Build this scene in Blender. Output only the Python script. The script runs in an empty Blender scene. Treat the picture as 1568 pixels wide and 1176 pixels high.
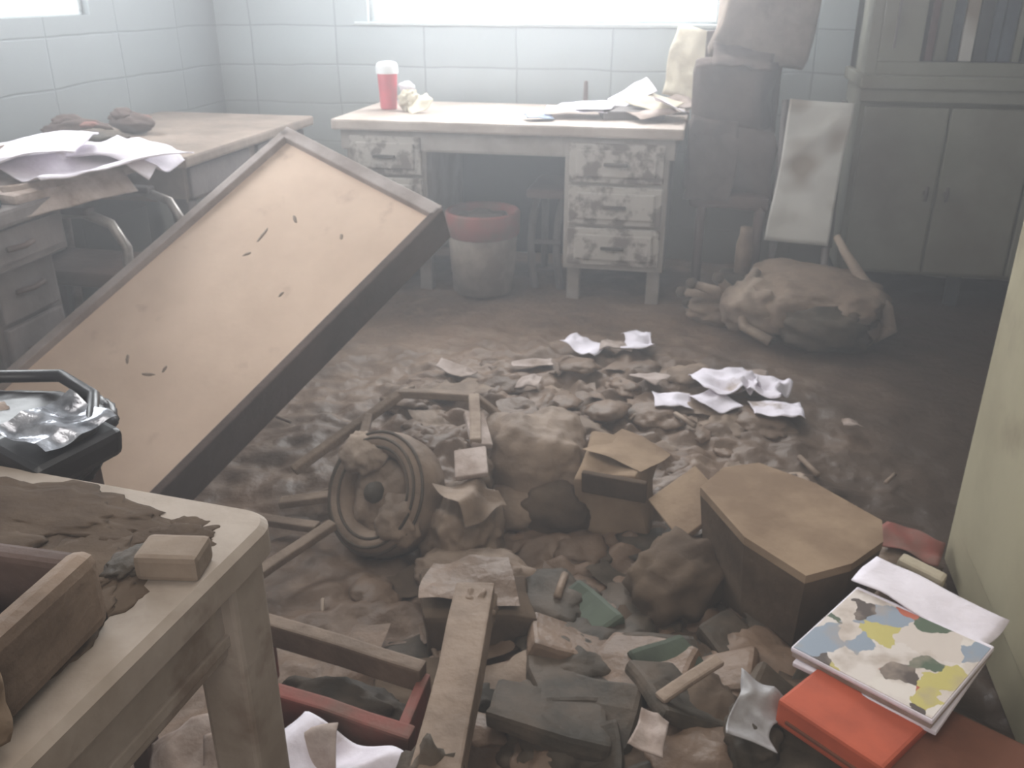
import bpy, bmesh, math, random
from mathutils import Vector, Matrix, noise, Euler
random.seed(7)
sc=bpy.context.scene
rad=math.radians

# ---------------------------------------------------------------- materials
def S(c):
    return tuple((v/255/12.92) if v/255<=0.04045 else ((v/255+0.055)/1.055)**2.4 for v in c)+(1,)
def mat(name,c1,c2=None,scale=6.0,rough=.75,bump=.3,bscale=40,spec=.25,metal=0,lo=.4,hi=.62,mud=None,mlo=.5,mhi=.6,mscale=5,detail=6):
    m=bpy.data.materials.new(name);m.use_nodes=True
    nt=m.node_tree;n=nt.nodes;l=nt.links
    bs=n['Principled BSDF'];bs.inputs['Roughness'].default_value=rough
    bs.inputs['Metallic'].default_value=metal
    bs.inputs['Specular IOR Level'].default_value=spec
    tc=n.new('ShaderNodeTexCoord')
    def mixn(a,b,sc_,lo_,hi_,seed):
        nz=n.new('ShaderNodeTexNoise');nz.inputs['Scale'].default_value=sc_;nz.inputs['Detail'].default_value=detail
        nz.inputs['Roughness'].default_value=.62
        mp=n.new('ShaderNodeMapping');mp.inputs['Location'].default_value=(seed,seed*.7,seed*1.3)
        l.new(tc.outputs['Object'],mp.inputs['Vector']);l.new(mp.outputs[0],nz.inputs['Vector'])
        mr=n.new('ShaderNodeMapRange');mr.inputs['From Min'].default_value=lo_;mr.inputs['From Max'].default_value=hi_
        l.new(nz.outputs['Fac'],mr.inputs['Value'])
        mx=n.new('ShaderNodeMix');mx.data_type='RGBA'
        l.new(mr.outputs[0],mx.inputs['Factor'])
        if isinstance(a,tuple): mx.inputs['A'].default_value=a
        else: l.new(a,mx.inputs['A'])
        mx.inputs['B'].default_value=b
        return mx.outputs['Result']
    out=mixn(S(c1),S(c2 or c1),scale,lo,hi,random.random()*9)
    if mud: out=mixn(out,S(mud),mscale,mlo,mhi,random.random()*20)
    l.new(out,bs.inputs['Base Color'])
    if bump:
        nb=n.new('ShaderNodeTexNoise');nb.inputs['Scale'].default_value=bscale;nb.inputs['Detail'].default_value=5
        l.new(tc.outputs['Object'],nb.inputs['Vector'])
        bp=n.new('ShaderNodeBump');bp.inputs['Strength'].default_value=bump;bp.inputs['Distance'].default_value=.01
        l.new(nb.outputs['Fac'],bp.inputs['Height']);l.new(bp.outputs[0],bs.inputs['Normal'])
    return m

M={}
M['mudfloor']=mat('mud_floor',(128,105,88),(96,77,63),2.2,.5,.7,30,.3,mud=(114,94,79),mscale=14)
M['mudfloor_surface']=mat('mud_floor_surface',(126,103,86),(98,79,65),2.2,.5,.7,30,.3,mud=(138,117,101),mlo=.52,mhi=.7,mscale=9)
# shade painted into the floor colour, darker towards the right-hand side of the room
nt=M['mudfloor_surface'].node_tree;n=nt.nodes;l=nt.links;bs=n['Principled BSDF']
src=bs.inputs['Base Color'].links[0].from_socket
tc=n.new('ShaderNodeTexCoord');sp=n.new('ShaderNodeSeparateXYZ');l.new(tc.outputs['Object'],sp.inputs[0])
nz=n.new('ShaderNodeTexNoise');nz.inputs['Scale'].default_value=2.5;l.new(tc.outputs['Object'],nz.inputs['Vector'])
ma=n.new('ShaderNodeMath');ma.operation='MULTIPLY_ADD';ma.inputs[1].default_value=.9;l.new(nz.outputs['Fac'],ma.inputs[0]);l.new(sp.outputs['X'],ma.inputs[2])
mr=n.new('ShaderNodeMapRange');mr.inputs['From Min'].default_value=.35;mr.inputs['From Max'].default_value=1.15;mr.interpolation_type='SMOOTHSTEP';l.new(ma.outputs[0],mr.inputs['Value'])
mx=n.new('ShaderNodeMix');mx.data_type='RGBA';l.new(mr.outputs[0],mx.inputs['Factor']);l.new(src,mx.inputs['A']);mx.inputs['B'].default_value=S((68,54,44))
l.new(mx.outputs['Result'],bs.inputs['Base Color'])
M['mud']=mat('mud_wet',(142,122,106),(112,94,80),7,.65,.5,35,.25)
M['muddk']=mat('mud_dark',(90,77,65),(60,53,44),8,.65,.5,35,.25)
M['mudpale']=mat('mud_pale',(160,142,127),(130,112,99),7,.75,.5,35,.15)
M['paper']=mat('paper_white',(236,229,238),(214,206,214),6,.8,.2,60,.1,mud=(168,152,142),mlo=.6,mhi=.7)
M['papermud']=mat('paper_muddy',(180,165,158),(140,122,111),9,.85,.3,60,.1)
M['woodboard']=mat('wood_board',(216,190,170),(204,178,158),3,.65,.1,30,.15,mud=(184,157,139),mlo=.6,mhi=.76,mscale=7)
M['rim']=mat('rim_wood',(168,156,152),(138,124,118),6,.6,.3,30,.25)
M['boarddk']=mat('board_side',(98,80,74),(80,65,59),5,.7,.4,30,.2)
M['paint']=mat('white_paint_muddy',(172,159,148),(150,136,123),5,.6,.2,30,.2,mud=(126,108,95),mlo=.56,mhi=.7,mscale=6)
M['desktop']=mat('desk_top_mat',(186,172,162),(162,146,135),4,.55,.3,30,.25)
M['deskgrey']=mat('desk_body_mat',(162,154,147),(140,130,122),6,.65,.3,30,.2)
M['deskpeel']=mat('desk_peel_mat',(174,166,158),(116,104,97),11,.75,.4,30,.15,lo=.48,hi=.58)
M['leftdesk']=mat('left_desk_mat',(118,110,108),(98,90,87),5,.65,.3,30,.2)
M['lefttop']=mat('left_top_mat',(144,128,117),(120,106,96),5,.6,.3,30,.2)
M['cab']=mat('cabinet_green_grey',(134,132,120),(122,120,107),3,.55,.1,20,.3,mud=(112,104,91),mlo=.45,mhi=.65,mscale=2)
M['cabdk']=mat('cabinet_dark',(70,72,74),(50,50,52),4,.4,0,20,.4)
M['panel']=mat('panel_white',(208,204,198),(192,187,180),3,.6,.1,30,.2,mud=(150,136,122),mlo=.53,mhi=.62,mscale=2.6,detail=2)
M['coat']=mat('coat_dark',(102,90,85),(84,73,68),5,.9,.5,30,.05)
M['coatlt']=mat('coat_light',(146,132,122),(122,109,100),5,.9,.5,30,.05)
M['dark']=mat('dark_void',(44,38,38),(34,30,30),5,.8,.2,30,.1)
M['black']=mat('black_plastic',(44,42,46),(30,29,32),6,.35,.1,30,.4)
M['shiny']=mat('shiny_film',(190,192,200),(90,92,100),16,.2,.4,25,.7,metal=.6)
M['chrome']=mat('chrome_tube',(160,154,150),(126,116,110),12,.4,.1,20,.4,metal=.4)
M['red']=mat('red_plastic',(200,72,84),(176,60,72),5,.4,.05,20,.4)
M['redmud']=mat('red_muddy',(140,80,72),(118,90,80),9,.7,.3,30,.2)
M['bucket']=mat('bucket_muddy_white',(150,138,126),(120,106,95),8,.6,.3,30,.25)
M['white']=mat('white_plastic',(236,236,236),(220,220,220),5,.4,.05,20,.4)
M['card']=mat('cardboard_mud',(152,130,109),(128,107,89),6,.85,.3,30,.1)
M['carddk']=mat('cardboard_dark',(102,86,72),(80,66,55),6,.85,.4,30,.1)
M['cream']=mat('door_cream',(162,154,130),(148,139,116),3,.6,.1,20,.2,mud=(130,118,98),mlo=.56,mhi=.72,mscale=3)
M['yell']=mat('paper_yellow',(210,200,180),(184,172,153),6,.8,.3,40,.1)
M['orange']=mat('orange_card',(186,92,68),(166,82,62),9,.65,.1,30,.2,mud=(142,100,80),mlo=.6,mhi=.7)
M['brickred']=mat('brick_red_card',(112,72,56),(94,60,48),7,.7,.3,30,.2)
M['green']=mat('green_print',(84,92,78),(70,76,66),9,.6,.1,30,.2)
M['blue']=mat('blue_print',(150,162,186),(120,134,160),30,.6,.1,30,.2)
M['clear']=mat('cloudy_plastic',(166,163,165),(132,126,124),12,.45,.2,30,.4)
M['bluedk']=mat('binder_blue',(92,100,110),(76,82,90),9,.6,.1,30,.2)
M['maroon']=mat('binder_maroon',(120,90,90),(100,76,76),9,.6,.1,30,.2)
M['lightblock']=mat('wood_block',(156,140,125),(134,118,104),9,.7,.3,30,.2)
M['frame']=mat('window_frame_mat',(212,218,219),(200,207,208),5,.5,.05,20,.3)
M['ceil']=mat('ceiling_mat',(190,192,190),(176,178,176),5,.8,.05,20,.2)
m=bpy.data.materials.new('bright_window_pane');m.use_nodes=True;q=m.node_tree.nodes['Principled BSDF']
q.inputs['Base Color'].default_value=(.9,.93,.95,1);q.inputs['Emission Color'].default_value=(.93,.97,1,1);q.inputs['Emission Strength'].default_value=7;M['pane']=m
# printed cover: irregular coloured picture areas
m=mat('magazine_picture',(222,216,214),(190,182,178),26,.5,.05,30,.3);M['magpic']=m
nt=m.node_tree;n=nt.nodes;l=nt.links
tc=n.new('ShaderNodeTexCoord');nz=n.new('ShaderNodeTexNoise');nz.inputs['Scale'].default_value=28;nz.inputs['Detail'].default_value=3
l.new(tc.outputs['Object'],nz.inputs['Vector'])
va=n.new('ShaderNodeVectorMath');va.operation='MULTIPLY_ADD';va.inputs[1].default_value=(.05,.05,.0)
l.new(nz.outputs['Color'],va.inputs[0]);l.new(tc.outputs['Object'],va.inputs[2])
vo=n.new('ShaderNodeTexVoronoi');vo.inputs['Scale'].default_value=22;l.new(va.outputs[0],vo.inputs['Vector'])
se=n.new('ShaderNodeSeparateColor');l.new(vo.outputs['Color'],se.inputs[0])
cr=n.new('ShaderNodeValToRGB');cr.color_ramp.interpolation='CONSTANT';e=cr.color_ramp.elements
pal=[(0,(210,200,194)),(.22,(180,100,80)),(.34,(204,192,184)),(.48,(92,104,88)),(.58,(190,178,112)),(.66,(144,154,168)),(.76,(214,205,198)),(.9,(92,82,78))]
e[0].position=0;e[0].color=S(pal[0][1]);e[1].position=pal[1][0];e[1].color=S(pal[1][1])
for p_,c_ in pal[2:]:
    q=e.new(p_);q.color=S(c_)
l.new(se.outputs[0],cr.inputs[0])
n2=n.new('ShaderNodeTexNoise');n2.inputs['Scale'].default_value=18;n2.inputs['Detail'].default_value=6;l.new(tc.outputs['Object'],n2.inputs['Vector'])
m2=n.new('ShaderNodeMapRange');m2.inputs['From Min'].default_value=.52;m2.inputs['From Max'].default_value=.75;l.new(n2.outputs['Fac'],m2.inputs['Value'])
mx=n.new('ShaderNodeMix');mx.data_type='RGBA';l.new(m2.outputs[0],mx.inputs['Factor']);l.new(cr.outputs[0],mx.inputs['A']);mx.inputs['B'].default_value=S((168,152,140))
l.new(mx.outputs['Result'],n['Principled BSDF'].inputs['Base Color'])

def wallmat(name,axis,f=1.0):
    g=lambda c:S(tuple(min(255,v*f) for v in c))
    m=bpy.data.materials.new(name);m.use_nodes=True
    nt=m.node_tree;n=nt.nodes;l=nt.links;bs=n['Principled BSDF']
    bs.inputs['Roughness'].default_value=.6
    tc=n.new('ShaderNodeTexCoord');sp=n.new('ShaderNodeSeparateXYZ');cb=n.new('ShaderNodeCombineXYZ')
    l.new(tc.outputs['Object'],sp.inputs[0]);l.new(sp.outputs[axis],cb.inputs[0]);l.new(sp.outputs['Z'],cb.inputs[1])
    nz=n.new('ShaderNodeTexNoise');nz.inputs['Scale'].default_value=2.5;l.new(tc.outputs['Object'],nz.inputs['Vector'])
    ad=n.new('ShaderNodeVectorMath');ad.operation='MULTIPLY_ADD'
    l.new(nz.outputs['Color'],ad.inputs[0]);ad.inputs[1].default_value=(.03,.03,0);l.new(cb.outputs[0],ad.inputs[2])
    br=n.new('ShaderNodeTexBrick');br.offset=.0
    br.inputs['Color1'].default_value=g((173,181,184));br.inputs['Color2'].default_value=g((166,174,177))
    br.inputs['Mortar'].default_value=g((140,148,153));br.inputs['Scale'].default_value=1
    br.inputs['Mortar Size'].default_value=.006;br.inputs['Mortar Smooth'].default_value=.9
    br.inputs['Brick Width'].default_value=.46;br.inputs['Row Height'].default_value=.185
    l.new(ad.outputs[0],br.inputs['Vector'])
    n3=n.new('ShaderNodeTexNoise');n3.inputs['Scale'].default_value=1.6;n3.inputs['Detail'].default_value=6;l.new(tc.outputs['Object'],n3.inputs['Vector'])
    az=n.new('ShaderNodeMath');az.operation='MULTIPLY_ADD';az.inputs[1].default_value=-.5;l.new(n3.outputs['Fac'],az.inputs[0]);l.new(sp.outputs['Z'],az.inputs[2])
    mr=n.new('ShaderNodeMapRange');mr.inputs['From Min'].default_value=.75;mr.inputs['From Max'].default_value=.1
    l.new(az.outputs[0],mr.inputs['Value'])
    mx=n.new('ShaderNodeMix');mx.data_type='RGBA';l.new(mr.outputs[0],mx.inputs['Factor'])
    l.new(br.outputs['Color'],mx.inputs['A']);mx.inputs['B'].default_value=g((130,126,118))
    l.new(mx.outputs['Result'],bs.inputs['Base Color'])
    bp=n.new('ShaderNodeBump');bp.inputs['Strength'].default_value=.3;bp.inputs['Distance'].default_value=.01;bp.invert=True
    l.new(br.outputs['Fac'],bp.inputs['Height']);l.new(bp.outputs[0],bs.inputs['Normal'])
    return m
M['wallx']=wallmat('wall_block_x','X',1.14);M['wally']=wallmat('wall_block_y','Y',.76)  # window bloom and shade put into wall colours: lighter back wall, darker sides

# ---------------------------------------------------------------- builder
class B:
    def __init__(s,name): s.name=name;s.bm=bmesh.new();s.ms=[];s.T=Matrix.Identity(4)
    def mi(s,m):
        if m not in s.ms: s.ms.append(m)
        return s.ms.index(m)
    def add(s,vs,fs,m,smooth=False):
        k=s.mi(m);v=[s.bm.verts.new(s.T@Vector(p)) for p in vs]
        for f in fs:
            try:
                fc=s.bm.faces.new([v[i] for i in f]);fc.material_index=k;fc.smooth=smooth
            except ValueError: pass
    def merge(s,b2,m,smooth,X=None):
        me=bpy.data.meshes.new('t');b2.to_mesh(me);b2.free()
        X=X or Matrix.Identity(4)
        s.add([X@v.co for v in me.vertices],[tuple(p.vertices) for p in me.polygons],m,smooth)
        bpy.data.meshes.remove(me)
    def box(s,lo,hi,m,bev=.006,rot=None,seg=2,warp=0):
        b2=bmesh.new();bmesh.ops.create_cube(b2,size=1)
        lo=Vector(lo);hi=Vector(hi);d=hi-lo;c=(lo+hi)/2
        for v in b2.verts: v.co=Vector((v.co.x*d.x,v.co.y*d.y,v.co.z*d.z))
        if bev: bmesh.ops.bevel(b2,geom=b2.edges[:],offset=min(bev,min(d)*.45),segments=seg,affect='EDGES',profile=.6)
        if warp:
            bmesh.ops.subdivide_edges(b2,edges=b2.edges[:],cuts=3,use_grid_fill=True)
            for v in b2.verts: v.co+=noise.noise_vector((v.co+c)*6)*warp
        X=Matrix.Translation(c)
        if rot: X=X@Euler([rad(a) for a in rot]).to_matrix().to_4x4()
        s.merge(b2,m,bev>.012,X)
    def bar(s,a,c,w,h,m,warp=.003):
        a=Vector(a);c=Vector(c);d=c-a;q=d.to_track_quat('X','Z').to_matrix().to_4x4()
        T0=s.T;s.T=s.T@Matrix.Translation((a+c)/2)@q
        s.box((-d.length/2,-w/2,-h/2),(d.length/2,w/2,h/2),m,.005,warp=warp);s.T=T0
    def tube(s,pts,r,m,n=10,caps=True):
        pts=[Vector(p) for p in pts];rs=r if isinstance(r,(list,tuple)) else [r]*len(pts)
        vs=[];fs=[];up=None
        for i,p in enumerate(pts):
            t=(pts[min(i+1,len(pts)-1)]-pts[max(i-1,0)]).normalized()
            if up is None: up=t.orthogonal().normalized()
            up=(up-t*up.dot(t)).normalized();sd=t.cross(up)
            for k in range(n):
                a=2*math.pi*k/n;vs.append(p+(up*math.cos(a)+sd*math.sin(a))*rs[i])
        for i in range(len(pts)-1):
            for k in range(n):
                fs.append((i*n+k,i*n+(k+1)%n,(i+1)*n+(k+1)%n,(i+1)*n+k))
        if caps: fs.append(tuple(range(n))[::-1]);fs.append(tuple((len(pts)-1)*n+k for k in range(n)))
        s.add(vs,fs,m,True)
    def lathe(s,c,prof,m,n=28):
        c=Vector(c);vs=[];fs=[]
        for r,z in prof:
            for k in range(n):
                a=2*math.pi*k/n;vs.append(c+Vector((r*math.cos(a),r*math.sin(a),z)))
        for i in range(len(prof)-1):
            for k in range(n): fs.append((i*n+k,i*n+(k+1)%n,(i+1)*n+(k+1)%n,(i+1)*n+k))
        s.add(vs,fs,m,True)
    def lump(s,c,sz,m,amp=.25,fr=2.5,sub=4,rot=(0,0,0),smooth=True,power=1):
        b2=bmesh.new();bmesh.ops.create_icosphere(b2,subdivisions=sub,radius=1)
        o=Vector((random.random()*50,random.random()*50,0))
        for v in b2.verts:
            d=v.co.normalized()
            if power<1: d=Vector([math.copysign(abs(a)**power,a) for a in d])
            k=1+amp*noise.noise(d*fr+o)+amp*.45*noise.noise(d*fr*2.7+o)+amp*.2*noise.noise(d*fr*7+o)
            v.co=Vector((d.x*sz[0],d.y*sz[1],d.z*sz[2]))*k
        s.merge(b2,m,smooth,Matrix.Translation(c)@Euler([rad(a) for a in rot]).to_matrix().to_4x4())
    def sheet(s,c,w,h,m,rot=(0,0,0),cr=.02,fr=8,n=14,curl=0,flat=False,edge=0):
        vs=[];fs=[];o=Vector((random.random()*50,random.random()*50,3))
        for j in range(n+1):
            for i in range(n+1):
                x=(i/n-.5)*w;y=(j/n-.5)*h;q=Vector((x*fr,y*fr,0))+o
                z=cr*(1-2*abs(noise.noise(q)))+cr*.5*noise.noise(q*2.3)+curl*((x/w*2)**2)
                dx=noise.noise_vector(q*.8)*(cr*.8+edge)
                vs.append((x+dx.x,y+dx.y,z))
        for j in range(n):
            for i in range(n):
                a=j*(n+1)+i;fs.append((a,a+1,a+n+2,a+n+1))
        X=Matrix.Translation(c)@Euler([rad(a) for a in rot]).to_matrix().to_4x4()
        s.add([X@Vector(v) for v in vs],fs,m,not flat)
    def poly(s,pts,z0,z1,m,shrink=1.0,mtop=None,bev=0):
        n=len(pts);cx=sum(p[0] for p in pts)/n;cy=sum(p[1] for p in pts)/n
        top=[(p[0],p[1],z1) for p in pts];bot=[(cx+(p[0]-cx)*shrink,cy+(p[1]-cy)*shrink,z0) for p in pts]
        s.add(bot+top,[(i,(i+1)%n,n+(i+1)%n,n+i) for i in range(n)]+[tuple(range(n))[::-1]],m)
        s.add(top,[tuple(range(n))],mtop or m)
    def done(s,solid=0,sub=0):
        me=bpy.data.meshes.new(s.name);bmesh.ops.recalc_face_normals(s.bm,faces=s.bm.faces[:]) if not solid else None
        s.bm.to_mesh(me);s.bm.free()
        for m in s.ms: me.materials.append(M[m])
        ob=bpy.data.objects.new(s.name,me);sc.collection.objects.link(ob)
        if solid:
            md=ob.modifiers.new('thick','SOLIDIFY');md.thickness=solid;md.offset=0
        return ob
def arc(a,b,h,n=10,up=Vector((0,0,1))):
    a=Vector(a);b=Vector(b);return [a.lerp(b,i/n)+up*h*math.sin(math.pi*i/n) for i in range(n+1)]

# ---------------------------------------------------------------- room
XL,XR,YB=-2.5,1.75,4.5;Z1=2.7
def simple_wall(name,pieces,m):
    b=B(name)
    for lo,hi in pieces: b.box(lo,hi,m,0)
    return b.done()
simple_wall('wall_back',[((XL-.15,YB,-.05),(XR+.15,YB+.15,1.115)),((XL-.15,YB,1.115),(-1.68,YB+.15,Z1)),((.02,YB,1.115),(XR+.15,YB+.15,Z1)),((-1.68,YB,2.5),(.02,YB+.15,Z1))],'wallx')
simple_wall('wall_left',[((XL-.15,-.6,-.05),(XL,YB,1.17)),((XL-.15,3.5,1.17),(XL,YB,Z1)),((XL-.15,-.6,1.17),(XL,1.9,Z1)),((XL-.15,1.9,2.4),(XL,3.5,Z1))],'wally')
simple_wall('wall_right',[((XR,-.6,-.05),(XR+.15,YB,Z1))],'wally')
simple_wall('ceiling',[((XL-.15,-.6,Z1),(XR+.15,YB+.15,Z1+.1))],'ceil')
b=B('window_1')
for lo,hi in [((-1.68,YB+.03,1.115),(.02,YB+.1,1.13)),((-1.68,YB+.03,2.46),(.02,YB+.1,2.5)),((-1.68,YB+.03,1.13),(-1.65,YB+.1,2.46)),((-.01,YB+.03,1.13),(.02,YB+.1,2.46))]: b.box(lo,hi,'frame',.004)
b.box((-1.655,YB+.07,1.12),(-.005,YB+.08,2.47),'pane',0)
b.done()
b=B('window_2')
for lo,hi in [((XL-.1,1.9,1.17),(XL-.03,3.5,1.185)),((XL-.1,1.9,2.36),(XL-.03,3.5,2.4)),((XL-.1,1.9,1.185),(XL-.03,1.94,2.36)),((XL-.1,3.47,1.185),(XL-.03,3.5,2.36))]: b.box(lo,hi,'frame',.004)
b.box((XL-.08,1.93,1.175),(XL-.07,3.48,2.37),'pane',0)
b.done()
b=B('trim_1');b.box((-1.75,YB-.015,1.1),(.09,YB+.02,1.115),'frame',.004);b.done()

def gz(x,y,cx,cy,sx,sy,h): return h*math.exp(-((x-cx)/sx)**2-((y-cy)/sy)**2)
def floor_h(x,y):
    h=.012*noise.noise(Vector((x*3,y*3,1)))+.012*noise.noise(Vector((x*9,y*9,2)))
    k=gz(x,y,-.45,2.5,.75,.6,1)+gz(x,y,-.1,1.4,.7,.6,1)+gz(x,y,-.3,3,.4,.3,.4)
    h+=k*(.05*abs(noise.noise(Vector((x*7,y*9,5))))+.045*noise.noise(Vector((x*13,y*17,7)))+.015*noise.noise(Vector((x*34,y*38,3))))
    h+=gz(x,y,-.4,2.15,.6,.3,.05)+gz(x,y,.3,1.15,.35,.35,.1)+gz(x,y,-.4,1.2,.35,.3,.05)
    return h
b=B('floor');nx,ny=420,500;vs=[];fs=[]
for j in range(ny+1):
    for i in range(nx+1):
        x=XL+(XR-XL)*i/nx;y=-.6+(YB+.6)*j/ny;vs.append((x,y,floor_h(x,y)))
for j in range(ny):
    for i in range(nx): a=j*(nx+1)+i;fs.append((a,a+1,a+nx+2,a+nx+1))
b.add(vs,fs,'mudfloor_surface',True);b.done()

# ---------------------------------------------------------------- pedestal desk (back)
b=B('pedestal_desk')
y0,y1=3.70,4.4;x0,x1=-1.58,-.09;zt=.76
b.box((x0,y0,zt-.045),(x1,y1,zt),'desktop',.01)
b.box((x0+.03,y0+.03,zt-.13),(x1-.03,y1-.03,zt-.045),'deskgrey',.004)
for px0,px1 in ((x0+.05,-1.17),(-.57,x1-.05)):
    b.box((px0,y0+.04,.155),(px1,y1-.04,zt-.05),'deskgrey',.005)
    for k in range(3):
        za=.18+k*.175
        b.box((px0+.02,y0+.022,za),(px1-.02,y0+.045,za+.16),'deskpeel',.006)
        b.box((px0+.05,y0+.012,za+.025),(px1-.05,y0+.026,za+.135),'deskpeel',.008)
        b.box(((px0+px1)/2-.05,y0-.003,za+.072),((px0+px1)/2+.05,y0+.012,za+.086),'muddk',.005)
    for fx in (px0+.04,px1-.04):
        for fy in (y0+.12,y1-.08): b.box((fx-.028,fy-.028,-.01),(fx+.028,fy+.028,.17),'deskgrey',.005)
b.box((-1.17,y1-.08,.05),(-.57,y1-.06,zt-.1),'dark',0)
b.box((-1.17,y0+.028,zt-.125),(-.57,y0+.045,zt-.05),'deskgrey',.005)
b.done()

b=B('tumbler')
c=(-1.44,4.06,zt+.001)
b.lathe(c,[(0,0),(.036,0),(.038,.01),(.045,.15),(.046,.16)],'red')
b.lathe(c,[(.05,.155),(.05,.185),(.043,.2),(.03,.205),(0,.207)],'white');b.lathe(c,[(.046,.158),(.05,.155)],'white')
b.done()
b=B('crumpled_paper')
b.lump((-1.33,4.03,zt+.045),(.045,.045,.045),'yell',.5,2.5,4)
b.lump((-1.35,4.06,zt+.1),(.035,.03,.02),'paper',.4,2.5,3)
b.sheet((-1.26,3.98,zt+.03),.11,.1,'yell',(20,-30,20),.015,14)
b.done(.002)
b=B('paper_stack')
b.sheet((-.56,3.98,zt+.028),.27,.2,'paper',(0,0,6),.008,6)
b.sheet((-.53,4.0,zt+.04),.26,.2,'paper',(3,-3,-8),.008,6)
b.sheet((-.34,4.16,zt+.075),.2,.14,'paper',(20,-28,15),.01,6)
b.sheet((-.24,4.05,zt+.055),.2,.2,'yell',(8,12,-25),.012,6)
b.sheet((-.16,3.95,zt+.05),.14,.18,'paper',(-12,22,-15),.012,6)
b.sheet((-.23,3.9,zt+.03),.18,.12,'papermud',(5,-5,30),.012,6)
b.box((-.46,3.92,zt),(-.2,4.14,zt+.035),'leftdesk',.005,(0,0,12))
b.done(.002)
b=B('pen_stand');b.lathe((-.56,4.25,zt),[(0,0),(.05,.0),(.05,.012),(.012,.02),(.009,.12),(0,.125)],'boarddk');b.done()
b=B('blue_folder');b.sheet((-.7,3.84,zt+.012),.12,.1,'blue',(0,3,20),.008,8);b.done(.003)

b=B('waste_bucket')
bx,by=-.94,3.8
b.lathe((bx,by,.0),[(0,.01),(.125,.01),(.135,.02),(.14,.1),(.143,.105),(.155,.3),(.145,.3),(.12,.05)],'bucket')
b.lathe((bx,by,.0),[(.155,.27),(.163,.28),(.166,.37),(.158,.38),(.145,.37),(.145,.3)],'redmud')
b.tube(arc((bx-.16,by,.34),(bx+.16,by,.34),.1,12,Vector((0,-.9,-.35))),.005,'chrome',6)
b.lump((bx,by,.33),(.13,.13,.04),'muddk',.3)
b.done()

b=B('wooden_chair')
for x,y in ((-.74,4.1),(-.62,4.1)): b.tube(arc((x,y,.42),(x+.02,y-.2,.0),.03,8,Vector((-1,0,0))),.018,'leftdesk',8)
for x,y in ((-.74,4.26),(-.62,4.26)): b.tube([(x,y,.42),(x,y,.0)],.018,'leftdesk',8)
b.box((-.77,3.92,.41),(-.6,4.28,.45),'boarddk',.012)
b.tube([(-.74,3.98,.2),(-.62,3.98,.2)],.012,'leftdesk',8)
b.done()

# ---------------------------------------------------------------- chair piled with soggy cartons, beside the desk
b=B('chair_piled_with_cartons')
for x,y in ((-.0,3.84),(.24,3.84),(.0,4.2),(.26,4.2)): b.tube([(x,y,0),(x,y,.46)],.02,'boarddk',8)
b.box((-.05,3.82,.42),(.27,4.25,.48),'boarddk',.02,warp=.01)
for x in (-.02,.27): b.box((x-.018,4.2,.45),(x+.018,4.235,1.1),'boarddk',.006)
b.box((-.07,3.86,.47),(.27,4.16,.76),'coat',.03,(0,2,4),warp=.045)
b.box((-.055,3.9,.75),(.25,4.17,.99),'coat',.045,(0,-4,-5),warp=.05)
b.box((.02,3.97,.98),(.38,4.22,1.46),'coatlt',.045,(4,8,6),warp=.05)
b.sheet((.11,3.9,1.0),.26,.16,'coat',(28,6,6),.02,6,14,edge=.02)
b.sheet((.02,3.845,.62),.2,.34,'coat',(82,4,6),.02,6,16,edge=.02)
b.done(.004)
b=B('paper_bag');b.sheet((-.12,4.28,.96),.16,.3,'yell',(78,8,-12),.02,8);b.sheet((-.08,4.3,.9),.12,.26,'yell',(84,-12,10),.02,8);b.sheet((-.1,4.2,.8),.2,.14,'papermud',(20,0,0),.02,8);b.done(.003)

# ---------------------------------------------------------------- cabinet right
b=B('filing_cupboard')
cx0,cx1,cy0,cy1=.6,1.62,4.0,4.48
b.box((cx0,cy0+.03,.13),(cx1,cy1,.9),'cab',.006)
for k in range(3):
    xa=cx0+.02+k*.33;b.box((xa,cy0,.15),(xa+.32,cy0+.03,.83),'cab',.006)
    b.tube([(xa+(.285 if k%2==0 else .035),cy0-.02,.46),(xa+(.285 if k%2==0 else .035),cy0-.02,.52)],.007,'leftdesk',8)
    b.box((xa+(.275 if k%2==0 else .025),cy0-.02,.48),(xa+(.295 if k%2==0 else .045),cy0+.005,.5),'leftdesk',.003)
b.box((cx0-.02,cy0-.03,.9),(cx1,cy1,.95),'cab',.008)
b.box((cx0-.01,cy0-.015,.85),(cx1,cy0+.03,.9),'cab',.004)
for x,y in ((cx0+.04,cy0+.06),(1.1,cy0+.06),(cx1-.04,cy0+.06),(cx0+.04,cy1-.05),(cx1-.04,cy1-.05)): b.box((x-.025,y-.025,-.01),(x+.025,y+.025,.14),'cabdk',.004)
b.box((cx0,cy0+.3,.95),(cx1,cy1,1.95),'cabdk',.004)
b.box((cx0,cy0+.03,.95),(cx0+.04,cy1,1.95),'cab',.004);b.box((cx1-.04,cy0+.03,.95),(cx1,cy1,1.95),'cab',.004)
b.box((cx0+.04,cy0+.03,1.0),(cx0+.2,cy0+.06,1.93),'cab',.006);b.box((cx0+.09,cy0+.022,1.05),(cx0+.1,cy0+.03,1.9),'leftdesk',0)
b.box((cx0,cy0+.03,1.93),(cx1,cy1,1.97),'cab',.004);b.box((cx0+.04,cy0+.03,.95),(cx1,cy0+.06,1.0),'cab',.004)
x=cx0+.23;cols=['maroon','cab','bluedk','panel','cabdk','bluedk','bluedk','cab','cabdk','bluedk','cabdk']
for k,c in enumerate(cols*2):
    w=random.uniform(.022,.05)
    if x+w>cx1-.06: break
    b.box((x,cy0+.1,1.0),(x+w,cy0+.3,1.0+random.uniform(.3,.36)),c,.003);x+=w+.006
b.box((cx0+.2,cy0+.1,1.4),(cx1-.04,cy0+.3,1.42),'cab',0)
b.done()
b=B('hanging_white_cloth')
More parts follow.
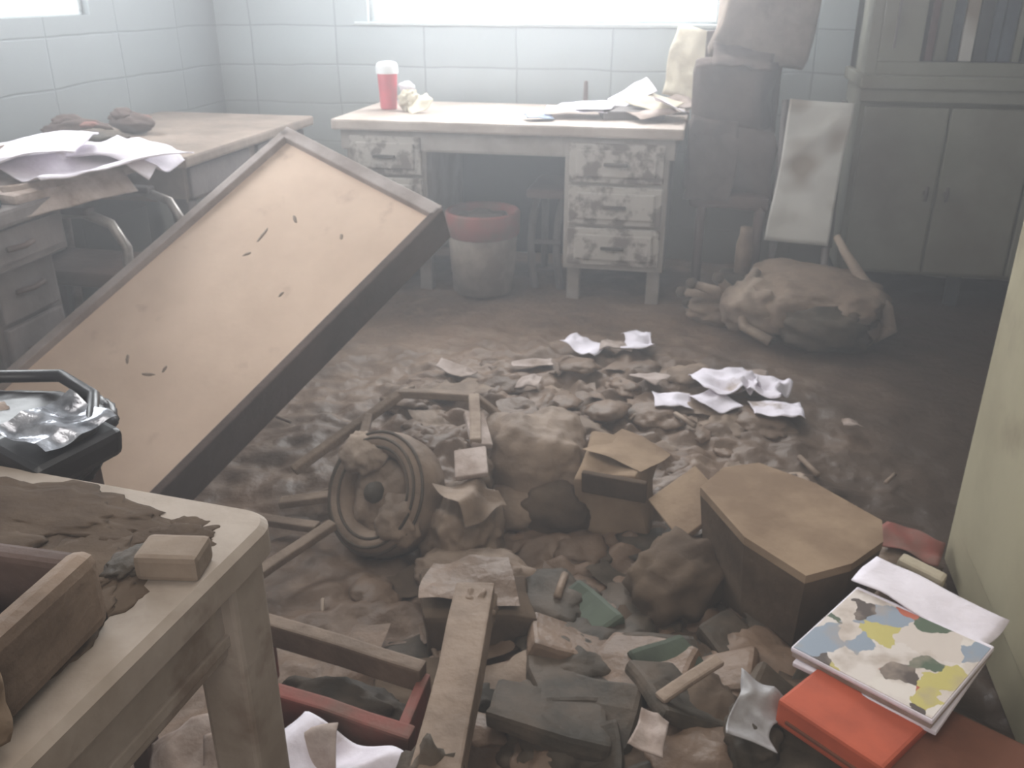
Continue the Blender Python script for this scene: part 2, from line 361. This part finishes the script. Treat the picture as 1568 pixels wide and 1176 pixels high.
b.sheet((.415,3.84,.58),.25,.56,'panel',(84,4,0),.012,5,24)
b.box((.295,3.86,.3),(.535,3.875,.85),'leftdesk',.006,(-6,4,0))
for k in (.295,.52): b.tube([(k,3.89,.86),(k+.015,3.85,.28)],.012,'leftdesk',8)
b.tube([(.31,3.83,.3),(.31,3.8,.0)],.015,'leftdesk',8);b.tube([(.52,3.83,.3),(.53,3.8,.0)],.015,'leftdesk',8)
b.done(.003)
b=B('muddy_bottle');b.lathe((.19,3.75,.18),[(0,0),(.035,0),(.035,.12),(.025,.16),(.025,.19),(0,.19)],'mud',16);b.box((.1,3.68,.02),(.28,3.8,.18),'muddk',.02,warp=.02);b.done()

b=B('overturned_office_chair')
b.lump((.46,3.56,.12),(.27,.2,.12),'mud',.18,1.6,5,(8,4,-6),power=.62)
b.lump((.5,3.42,.08),(.18,.12,.09),'muddk',.25,2.5,4,(0,0,0),power=.8)
b.lump((.24,3.5,.12),(.12,.12,.1),'mudpale',.25,2.0,4,(0,0,0),power=.8)
b.lump((.1,3.62,.05),(.12,.1,.06),'mud',.3,2.0,4)
b.tube([(.54,3.72,.36),(.58,3.68,.3),(.66,3.62,.2),(.74,3.56,.12),(.76,3.52,.05),(.7,3.5,.02)],[.014,.018,.024,.03,.03,.025],'mudpale',10)
b.tube([(.24,3.58,.24),(.17,3.5,.16),(.2,3.38,.07),(.3,3.32,.04)],.02,'mudpale',10)
for a in (150,185,215,250,120):
    d=Vector((math.cos(rad(a)),.4*math.sin(rad(a)),.5*math.sin(rad(a))*-1))
    p=Vector((.16,3.56,.13));b.tube([p,p+d*.1,p+d*.2],[.028,.022,.016],'mudpale',8)
    q=p+d*.21;b.lump((q.x,q.y,max(q.z,.02)),(.024,.018,.024),'muddk',.05,2,2)
b.done()

# ---------------------------------------------------------------- left tables
b=B('side_table')
b.box((-2.47,2.78,.71),(-1.72,3.85,.75),'lefttop',.01)
b.box((-2.43,2.82,.58),(-1.76,3.81,.71),'lefttop',.004)
for y in (2.84,3.35): b.box((-1.765,y,.595),(-1.745,y+.44,.7),'leftdesk',.005)
for x in (-2.4,-1.79):
    for y in (2.85,3.78): b.box((x-.03,y-.03,-.01),(x+.03,y+.03,.6),'leftdesk',.005)
b.done()
b=B('writing_desk')
b.box((-2.47,1.4,.7),(-1.77,2.26,.745),'leftdesk',.01)
b.box((-2.43,1.96,.06),(-1.86,2.23,.58),'leftdesk',.005)
b.box((-2.43,1.8,.58),(-1.80,2.23,.7),'leftdesk',.005)
for k in range(3):
    z0=.08+k*.17;b.box((-1.865,1.98,z0),(-1.845,2.21,z0+.155),'leftdesk',.006);b.tube([(-1.84,2.04,z0+.08),(-1.825,2.09,z0+.08),(-1.84,2.15,z0+.08)],.008,'boarddk',8)
b.box((-1.805,1.84,.6),(-1.79,2.21,.69),'leftdesk',.005);b.tube([(-1.785,1.98,.64),(-1.77,2.03,.64),(-1.785,2.08,.64)],.008,'boarddk',8)
b.box((-2.43,1.43,.6),(-1.82,1.8,.7),'leftdesk',.005)
for x in (-2.4,-2.05): b.box((x-.03,1.43,-.01),(x+.03,1.49,.6),'leftdesk',.004)
b.done()
b=B('newspaper_pile')
b.box((-2.15,2.05,.745),(-1.76,2.75,.77),'papermud',.01,(0,0,-4),warp=.012)
b.sheet((-1.84,2.42,.79),.38,.5,'paper',(0,6,-20),.03,4,24)
b.sheet((-1.98,2.32,.815),.4,.34,'paper',(4,-8,25),.03,4,24)
b.sheet((-1.8,2.55,.80),.3,.3,'paper',(-4,8,10),.03,4,20,curl=-.04)
b.sheet((-2.16,2.12,.80),.4,.3,'papermud',(0,-14,0),.03,4,20)
b.sheet((-1.77,2.25,.74),.1,.4,'papermud',(0,50,-12),.015,5,14)
b.done(.004)
b=B('muddy_shoes')
for x,y,r in ((-2.28,3.0,30),(-2.2,3.22,-20)):
    b.lump((x,y,.79),(.12,.05,.04),'boarddk',.2,2,4,(0,0,r));b.lump((x-.03,y,.815),(.06,.04,.03),'boarddk',.2,2,4,(0,0,r));b.lump((x+.05,y,.81),(.035,.03,.012),'redmud',.2,2,3,(0,0,r))
b.lump((-2.12,2.9,.78),(.1,.07,.03),'muddk',.3,2,4)
b.done()
b=B('exercise_book');b.box((-2.1,1.78,.745),(-1.79,2.0,.77),'bluedk',.004,(0,0,8));b.sheet((-1.95,1.92,.785),.28,.2,'papermud',(0,0,-8),.01,6);b.done(.002)
b=B('tubular_armchair')
for yy in (2.36,2.68):
    b.tube([(-1.76,yy,.0),(-1.72,yy,.35),(-1.70,yy,.55),(-1.74,yy,.62),(-1.83,yy,.65),(-1.96,yy,.64),(-2.08,yy,.62),(-2.15,yy,.55),(-2.18,yy,.0)],.016,'chrome',10)
    b.box((-2.02,yy-.022,.645),(-1.80,yy+.022,.668),'leftdesk',.008)
b.box((-2.14,2.38,.4),(-1.74,2.66,.45),'boarddk',.018)
b.box((-2.19,2.38,.5),(-2.15,2.66,.72),'boarddk',.018)
b.done()

# ---------------------------------------------------------------- leaning tray-like tabletop
BR=Vector((-1.265,1.675,.13));TR=Vector((-.74,2.48,.69));TL=Vector((-1.355,2.71,.835))
ex=(TR-BR);L=ex.length;ex.normalize();ey=(TL-TR);ey=(ey-ex*ey.dot(ex));W=ey.length;ey.normalize();ez=ex.cross(ey)
if ez.dot(Vector((0,0,1.28))-BR)<0: ez=-ez
ext=.14;BR=BR-ex*ext;L+=ext
b=B('upturned_table_top')
b.T=Matrix(((ex.x,ey.x,ez.x,BR.x),(ex.y,ey.y,ez.y,BR.y),(ex.z,ey.z,ez.z,BR.z),(0,0,0,1)))
b.box((0,0,-.045),(L,W,-.025),'woodboard',0)
rw=.03
b.box((-.01,-.012,-.12),(L,rw-.016,0),'boarddk',.004)
b.box((-.01,W-rw,-.12),(L,W,.0),'rim',.004)
b.box((L-rw,0,-.12),(L+.01,W,.0),'rim',.004)
b.box((-.01,0,-.12),(rw,W,0),'rim',.004)
b.box((0,0,-.118),(L,W,-.112),'boarddk',0)
for u,v,l_,r_ in ((.72,.62,.03,12),(.8,.56,.018,60),(.66,.6,.014,-30),(.3,.62,.016,50),(.3,.48,.022,-60),(.33,.44,.012,20),(.62,.3,.01,0),(.82,.3,.012,40)):
    b.lump((L*u,W*v,-.0258),(l_,.005,.003),'mud',.3,2,3,(0,0,r_))
b.done()

# ---------------------------------------------------------------- foreground painted table
RT=Matrix.Translation((-.43,.757,0))@Matrix.Rotation(rad(-5),4,'Z')@Matrix.Translation((.43,-.757,0))
b=B('painted_table');b.T=RT
def rr(x0,y0,x1,y1,r,n=6):
    P=[]
    for cx,cy,a0 in ((x1-r,y1-r,0),(x0+r,y1-r,90),(x0+r,y0+r,180),(x1-r,y0+r,270)):
        for k in range(n+1): a=rad(a0+90*k/n);P.append((cx+r*math.cos(a),cy+r*math.sin(a)))
    return P
P=rr(-1.35,.02,-.425,.77,.035)
Pi=rr(-1.343,.027,-.432,.763,.03)
b.poly(P,.715,.745,'paint')
b.add([(p[0],p[1],.745) for p in P]+[(p[0],p[1],.752) for p in Pi],[(i,(i+1)%len(P),len(P)+(i+1)%len(P),len(P)+i) for i in range(len(P))],'paint')
b.add([(p[0],p[1],.752) for p in Pi],[tuple(range(len(Pi)))],'paint')
b.box((-1.3,.06,.62),(-.45,.735,.716),'paint',.004)
b.box((-.453,.08,.635),(-.445,.7,.65),'paint',.002)
for x,y in ((-.463,.71),(-.463,.09),(-1.29,.71),(-1.29,.09)): b.box((x-.03,y-.03,-.01),(x+.03,y+.03,.72),'paint',.006)
b.box((-1.3,.1,.2),(-.46,.13,.24),'paint',.004)
b.done()
b=B('mud_smear');b.T=RT
for c,s_ in (((-.68,.69,.751),(.16,.06,.005)),((-.74,.58,.751),(.18,.12,.006)),((-.56,.60,.751),(.07,.1,.005)),((-.52,.5,.751),(.05,.12,.004)),((-.5,.7,.751),(.04,.03,.003))): b.lump(c,s_,'carddk',.35,2.5,5)
b.done()
b=B('wood_block');b.T=RT;b.box((-.50,.625,.752),(-.437,.668,.78),'lightblock',.006,(0,0,14));b.lump((-.517,.64,.755),(.02,.03,.006),'muddk',.3);b.done()
b=B('broken_drawer_box');b.T=Matrix.Translation((.01,-.04,0))
b.box((-.86,.42,.76),(-.50,.60,.77),'dark',0)
b.box((-.86,.58,.76),(-.50,.60,.83),'boarddk',.006)
b.box((-.86,.40,.76),(-.50,.43,.86),'card',.012)
b.box((-.52,.40,.76),(-.495,.60,.835),'mud',.012)
b.lump((-.6,.5,.79),(.08,.06,.03),'dark',.3);b.lump((-.56,.44,.8),(.08,.045,.05),'card',.2,2,4,power=.7)
b.done()
b=B('wooden_stool')
b.box((-1.12,.84,.66),(-.86,1.06,.69),'dark',.01)
for x in (-1.1,-.885):
    for y in (.87,1.03): b.box((x-.018,y-.018,-.01),(x+.018,y+.018,.66),'boarddk',.004)
for y in (.87,1.03): b.box((-1.1,y-.01,.3),(-.885,y+.01,.33),'boarddk',.003)
b.done()
b=B('black_handbag');b.T=Matrix.Translation((.02,-.105,-.085))
b.lump((-.88,1.0,.81),(.115,.09,.05),'black',.12,2,5,(0,0,10),power=.6)
b.tube([(-1.0,.98,.86),(-.95,1.07,.87),(-.87,1.09,.87),(-.80,1.06,.86),(-.755,.99,.85),(-.79,.9,.83)],.009,'black',10)
b.box((-.84,.90,.81),(-.745,1.03,.85),'black',.01,(0,12,-14))
b.sheet((-.79,.975,.857),.085,.11,'shiny',(0,14,-14),.012,14,20)
b.lump((-.92,.98,.845),(.05,.04,.025),'papermud',.3,2,4)
b.done()

# ---------------------------------------------------------------- open door, right
b=B('door_1');b.T=Matrix.Translation((-.018,0,0))
b.box((.655,1.0,.03),(.695,1.96,2.05),'cream',.004)
for z0,z1 in ((.15,.85),(1.05,1.9)): b.box((.649,1.1,z0),(.656,1.86,z1),'cream',.003)
b.tube([(.655,1.88,.98),(.62,1.88,.98),(.62,1.8,.98)],.009,'chrome',8)
b.done()

# ---------------------------------------------------------------- cartons mid-right
b=B('muddy_carton')
T=[(.05,1.76),(.10,1.86),(.18,1.9),(.30,1.83),(.42,1.70),(.41,1.62),(.34,1.53),(.25,1.47),(.14,1.58)]
b.poly(T,.02,.26,'carddk',.84,'card')
b.poly(T,.252,.27,'card',1.0)
b.box((-.04,1.76,.17),(.1,1.92,.185),'card',.003,(6,-32,28))
b.lump((.02,1.68,.08),(.09,.13,.08),'carddk',.25,2,4,(0,0,-30),power=.7)
b.done()
b=B('crushed_carton')
b.box((-.24,1.9,.02),(-.06,2.1,.2),'card',.015,(4,-3,-8),warp=.03)
b.box((-.23,1.885,.14),(-.07,1.9,.2),'carddk',.004,(8,0,-8))
b.sheet((-.14,2.02,.2),.16,.14,'card',(0,4,-30),.012,5,edge=.02)
b.done()
b=B('mud_filled_sack')
b.lump((-.38,2.07,.1),(.15,.16,.14),'mud',.18,1.4,5,(0,0,20),power=.75)
b.lump((-.3,1.93,.06),(.1,.07,.08),'carddk',.2,2,4)
b.lump((-.42,1.92,.05),(.09,.07,.07),'mud',.2,2,4)
b.done()

b=B('broken_chair_frame')
b.bar((-1.02,1.95,.08),(-.79,2.2,.22),.03,.022,'mud');b.bar((-.79,2.2,.22),(-.56,2.14,.26),.03,.022,'mud')
b.bar((-.56,2.14,.26),(-.5,1.92,.24),.03,.02,'mudpale');b.bar((-.56,2.14,.26),(-.42,2.16,.14),.025,.02,'mud')
b.bar((-.79,2.2,.22),(-.86,2.5,.1),.018,.018,'mudpale');b.bar((-1.0,1.82,.06),(-.6,1.9,.12),.035,.02,'mud')
b.bar((-.86,2.12,.18),(-.8,1.8,.1),.025,.02,'mud')
b.bar((-1.15,1.75,.05),(-.85,1.72,.07),.03,.02,'mud')
b.bar((-.95,1.45,.05),(-.8,1.7,.1),.03,.02,'mud')
b.box((-.54,1.92,.23),(-.485,2.06,.245),'papermud',.004,(10,12,25))
b.box((-.535,1.8,.21),(-.455,1.9,.225),'papermud',.004,(12,-8,15))
b.done()
# mud-filled tyre lying against the frame
b=B('muddy_tyre')
b.T=Matrix.Translation((-.695,1.79,.14))@Euler((rad(58),rad(-12),rad(-20))).to_matrix().to_4x4()
R=.15
pr=[(R*.6,-.02),(R*.66,-.05),(R*.85,-.062),(R*.98,-.045),(R*1.03,0),(R*.98,.045),(R*.85,.06),(R*.66,.045),(R*.6,.02),(R*.6,-.02)]
b.lathe((0,0,0),pr,'mud',44)
for z_,r_ in ((.058,.88),(.045,.99),(.052,.74)): b.tube([(R*r_*math.cos(a*math.pi/18),R*r_*math.sin(a*math.pi/18),z_) for a in range(37)],.004,'muddk',6,False)
b.lump((0,0,.0),(R*.66,R*.66,.045),'mud',.22,2,5)
b.lathe((0,0,0),[(.0,.058),(.024,.056),(.028,.04),(.028,-.03)],'muddk',20)
b.lump((-.06,.09,.04),(.07,.05,.03),'mudpale',.3,2,4);b.lump((.08,-.06,.04),(.06,.06,.03),'mud',.3,2,4)
b.done()

b=B('timber_post')
b.bar((-.342,1.30,.26),(-.292,.86,.26),.07,.06,'mud',.006)
b.lump((-.335,1.26,.25),(.035,.05,.04),'mud',.4,3,4)
b.lump((-.31,.88,.2),(.06,.08,.1),'muddk',.3,2,4)
b.done()
b=B('wooden_drawer')
b.bar((-.72,1.2,.2),(-.4,1.15,.19),.03,.05,'mud')
b.bar((-.7,1.06,.16),(-.38,1.02,.15),.03,.1,'redmud',.008)
b.bar((-.7,1.09,.12),(-.4,1.05,.11),.1,.015,'boarddk')
b.bar((-.71,1.06,.14),(-.71,1.2,.14),.02,.1,'redmud');b.bar((-.40,1.02,.14),(-.40,1.16,.14),.02,.1,'redmud')
b.lump((-.55,1.13,.1),(.13,.05,.05),'muddk',.3,2,4)
b.done()
b=B('white_cloth')
b.sheet((-.47,.91,.19),.2,.14,'paper',(0,5,-12),.03,7,26)
b.sheet((-.57,.88,.18),.22,.17,'papermud',(4,-10,10),.03,7,26)
b.sheet((-.68,.91,.16),.18,.18,'papermud',(4,-10,30),.03,7,26)
b.lump((-.57,.9,.1),(.19,.08,.07),'papermud',.2,2,4)
b.done(.003)

# bottom right books and boxes
b=B('orange_red_carton')
b.T=Matrix.Translation((.29,1.16,.0))@Euler((0,0,rad(-38))).to_matrix().to_4x4()
b.box((-.08,-.07,.2),(.1,.1,.25),'orange',.006);b.box((-.06,-.074,.215),(.07,-.069,.22),'brickred',.001)
b.box((-.1,-.06,.09),(.1,.1,.2),'muddk',.01,warp=.01)
b.done()
b=B('brick_red_carton')
b.T=Matrix.Translation((.47,1.06,.0))@Euler((0,0,rad(-30))).to_matrix().to_4x4()
b.box((-.13,-.1,.08),(.13,.12,.235),'brickred',.008,warp=.008);b.box((-.08,-.107,.12),(.05,-.1,.2),'orange',.001)
b.done()
b=B('picture_magazine')
b.T=Matrix.Translation((.37,1.285,.278))@Euler((rad(4),rad(-3),rad(-36))).to_matrix().to_4x4()
b.box((-.12,-.11,-.01),(.12,.11,0),'paper',.004);b.box((-.116,-.107,-.001),(.117,.1,.001),'magpic',0);b.box((-.118,-.108,-.02),(.118,.108,-.011),'papermud',.002);b.box((-.116,-.112,-.03),(.12,.106,-.021),'paper',.002,(0,0,3))
b.done()
b=B('white_envelope')
b.sheet((.45,1.42,.285),.23,.1,'paper',(0,2,-36),.008,6,edge=.01)
b.box((.36,1.34,.2),(.54,1.48,.265),'mud',.01,(0,0,-36),warp=.01)
b.done(.003)
b=B('foam_strip');b.box((.44,1.585,.2),(.53,1.62,.235),'yell',.008,(0,8,-28));b.box((.42,1.56,.03),(.53,1.65,.2),'muddk',.02,(0,0,-28),warp=.02);b.done()
b=B('muddy_red_packet');b.sheet((.54,1.9,.08),.13,.1,'redmud',(4,3,-20),.02,10,edge=.02);b.lump((.53,1.9,.04),(.08,.06,.04),'mud',.3,2.5,4);b.done(.002)
b=B('crumpled_plastic')
b.sheet((.16,1.16,.2),.07,.13,'clear',(14,10,-8),.02,14,18,edge=.01);b.lump((.16,1.16,.15),(.05,.06,.05),'muddk',.3,2,4)
b.sheet((-.01,1.12,.17),.05,.08,'papermud',(10,10,-8),.015,14,14,edge=.01)
b.done(.002)
b=B('wood_strip')
b.bar((.0,1.2,.17),(.1,1.3,.19),.025,.012,'mudpale')
b.done()

b=B('floor_papers')
def fp(x,y,w,h,m='paper',cr=.022,r=0): b.sheet((x,y,floor_h(x,y)+cr+.004),w,h,m,(random.uniform(-6,6),random.uniform(-6,6),r),cr,9,16,flat=False,edge=.02)
fp(-.39,3.14,.17,.13,r=-20);fp(-.26,3.14,.12,.12,'papermud',r=-10);fp(-.2,3.2,.1,.18,r=8)
fp(.14,2.86,.2,.2,cr=.035,r=30);fp(.26,2.84,.14,.16,cr=.035,r=-20);fp(.3,2.7,.15,.13,r=10);fp(.1,2.72,.1,.1,r=50);fp(.22,2.95,.12,.1,'papermud',cr=.02,r=0)
fp(-.04,2.68,.13,.09,r=15);fp(-.12,2.8,.08,.1,'papermud',r=70);fp(-.52,2.7,.1,.08,'papermud',r=0)
fp(.52,2.65,.06,.05,'papermud');fp(-.55,2.95,.14,.07,'papermud',.012,20);fp(-.8,2.8,.16,.06,'papermud',.012,-10)
b.done(.002)

b=B('mud_debris')
def ok(x,y):
    return not (x<-.35 and y<.85) and not (x>.6 and y<2.0)
for k in range(52):      # larger rounded clods half sunk in the mud
    x=random.gauss(-.42,.36);y=random.gauss(2.55,.24)
    if y>3.05 or x<-1.0 or x>.4: continue
    s_=random.uniform(.05,.12)
    b.lump((x,y,floor_h(x,y)-.015),(s_,s_*random.uniform(.5,.9),s_*random.uniform(.22,.38)),random.choice(['mudfloor','mudfloor','mudfloor','mudpale' if k%3==0 else 'mud']),.4,1.8,4,(0,0,random.uniform(0,360)))
for k in range(120):
    far=k<30
    if far: x=random.gauss(-.42,.36);y=random.gauss(2.6,.26)
    else: x=random.gauss(-.05,.32);y=random.gauss(1.45,.3)
    if not ok(x,y) or y<.7 or y>3.1 or x<-1.0 or x>.5: continue
    z=floor_h(x,y);s_=random.uniform(.03,.08)
    if random.random()<.45:
        b.sheet((x,y,z+.004),s_*2.4,s_*1.8,random.choice(['mudfloor','mud','mudfloor'] if far else ['mud','muddk','muddk','mudfloor','carddk']),(random.uniform(-10,10),random.uniform(-10,10),random.uniform(0,360)),s_*.2,16,8,edge=s_*.6)
    else: b.lump((x,y,z),(s_,s_*random.uniform(.5,1),s_*random.uniform(.2,.35)),random.choice(['mudfloor','mudfloor'] if far else ['muddk','muddk','mudfloor']),.35,1.8,3,(0,0,random.uniform(0,360)))
for k in range(30):
    x=random.gauss(-.3,.45);y=random.gauss(2.0,.5)
    if not ok(x,y) or y<1 or y>2.9: continue
    a=random.uniform(0,6.28);l_=random.uniform(.05,.14);z=floor_h(x,y)+.02
    b.tube([(x,y,z),(x+l_*math.cos(a),y+l_*math.sin(a),z+random.uniform(-.02,.03))],random.uniform(.004,.009),random.choice(['mudpale','mud','lightblock']),6)
for k in range(50):
    x=random.uniform(-.25,.3);y=random.uniform(1.0,1.65);s_=random.uniform(.06,.13);kk=random.random()
    if kk<.45: b.lump((x,y,floor_h(x,y)+random.uniform(-.02,.02)),(s_,s_*random.uniform(.6,1),s_*random.uniform(.25,.4)),random.choice(['muddk','muddk','carddk','mudfloor']),.35,1.8,4,(0,0,random.uniform(0,360)),power=random.choice([1,.7]))
    else: b.box((x-s_,y-s_*.7,floor_h(x,y)),(x+s_,y+s_*.7,floor_h(x,y)+random.uniform(.02,.04)),random.choice(['muddk','muddk','carddk','mudfloor','green' if k%3==0 else 'muddk']),.01,(random.uniform(-22,22),random.uniform(-22,22),random.uniform(0,180)),warp=.03)
b.lump((-.5,1.78,.07),(.10,.12,.11),'mud',.25,1.8,5)
b.lump((-.42,1.62,.04),(.14,.1,.07),'mud',.25,1.8,5)
b.lump((-.5,1.92,.15),(.045,.06,.06),'mudpale',.3,2.0,4)
b.sheet((-.47,1.74,.17),.13,.12,'mud',(10,15,40),.03,8,edge=.03)
b.box((-.5,1.4,.02),(-.28,1.56,.12),'carddk',.015,(5,6,18),warp=.03);b.sheet((-.4,1.48,.14),.18,.12,'mudfloor',(5,6,18),.02,7,edge=.03)
b.done()

# ---------------------------------------------------------------- light, with a scatter volume added to imitate window bloom (world volume)
w=bpy.data.worlds.new('World');sc.world=w;w.use_nodes=True
nt=w.node_tree
bg=nt.nodes['Background'];bg.inputs[0].default_value=(.93,.96,1,1);bg.inputs[1].default_value=1.6
vsn=nt.nodes.new('ShaderNodeVolumeScatter')
vsn.inputs['Color'].default_value=(.96,.97,1,1);vsn.inputs['Density'].default_value=.08;vsn.inputs['Anisotropy'].default_value=.55
nt.links.new(vsn.outputs[0],nt.nodes['World Output'].inputs['Volume'])
def area(name,loc,target,sx,sy,e,col):
    l=bpy.data.lights.new(name,'AREA');l.shape='RECTANGLE';l.size=sx;l.size_y=sy;l.energy=e;l.color=col
    o=bpy.data.objects.new(name,l);sc.collection.objects.link(o);o.location=loc
    o.rotation_euler=(Vector(target)-Vector(loc)).to_track_quat('-Z','Y').to_euler();return o
area('window_light',(-.83,4.55,1.8),(-.83,0,1.0),1.6,1.3,118,(.95,.97,1))
area('side_window_light',(-2.55,2.7,1.78),(2,2.7,1.2),1.5,1.15,24,(.95,.97,1))
area('rear_fill_light',(-.3,-.9,1.7),(-.3,2,.6),2.6,1.8,36,(1,.95,.89))  # added soft fill from behind the camera; no doorway is built there
area('overhead_fill_light',(-.3,1.2,2.65),(-.3,1.3,0),1.2,.6,14,(1,.94,.87))  # added overhead fill, out of view; no ceiling fixture is built
# ---------------------------------------------------------------- camera
cd=bpy.data.cameras.new('Camera');cam=bpy.data.objects.new('Camera',cd);sc.collection.objects.link(cam)
cd.sensor_width=36;cd.lens=1400*36/1600;cd.clip_start=.02
cd.dof.use_dof=True;cd.dof.focus_distance=.6;cd.dof.aperture_fstop=22
cam.location=(0,0,1.28);cam.rotation_euler=(rad(66),0,rad(12));sc.camera=cam
sc.view_settings.view_transform='Standard';sc.view_settings.look='None';sc.view_settings.exposure=-.04
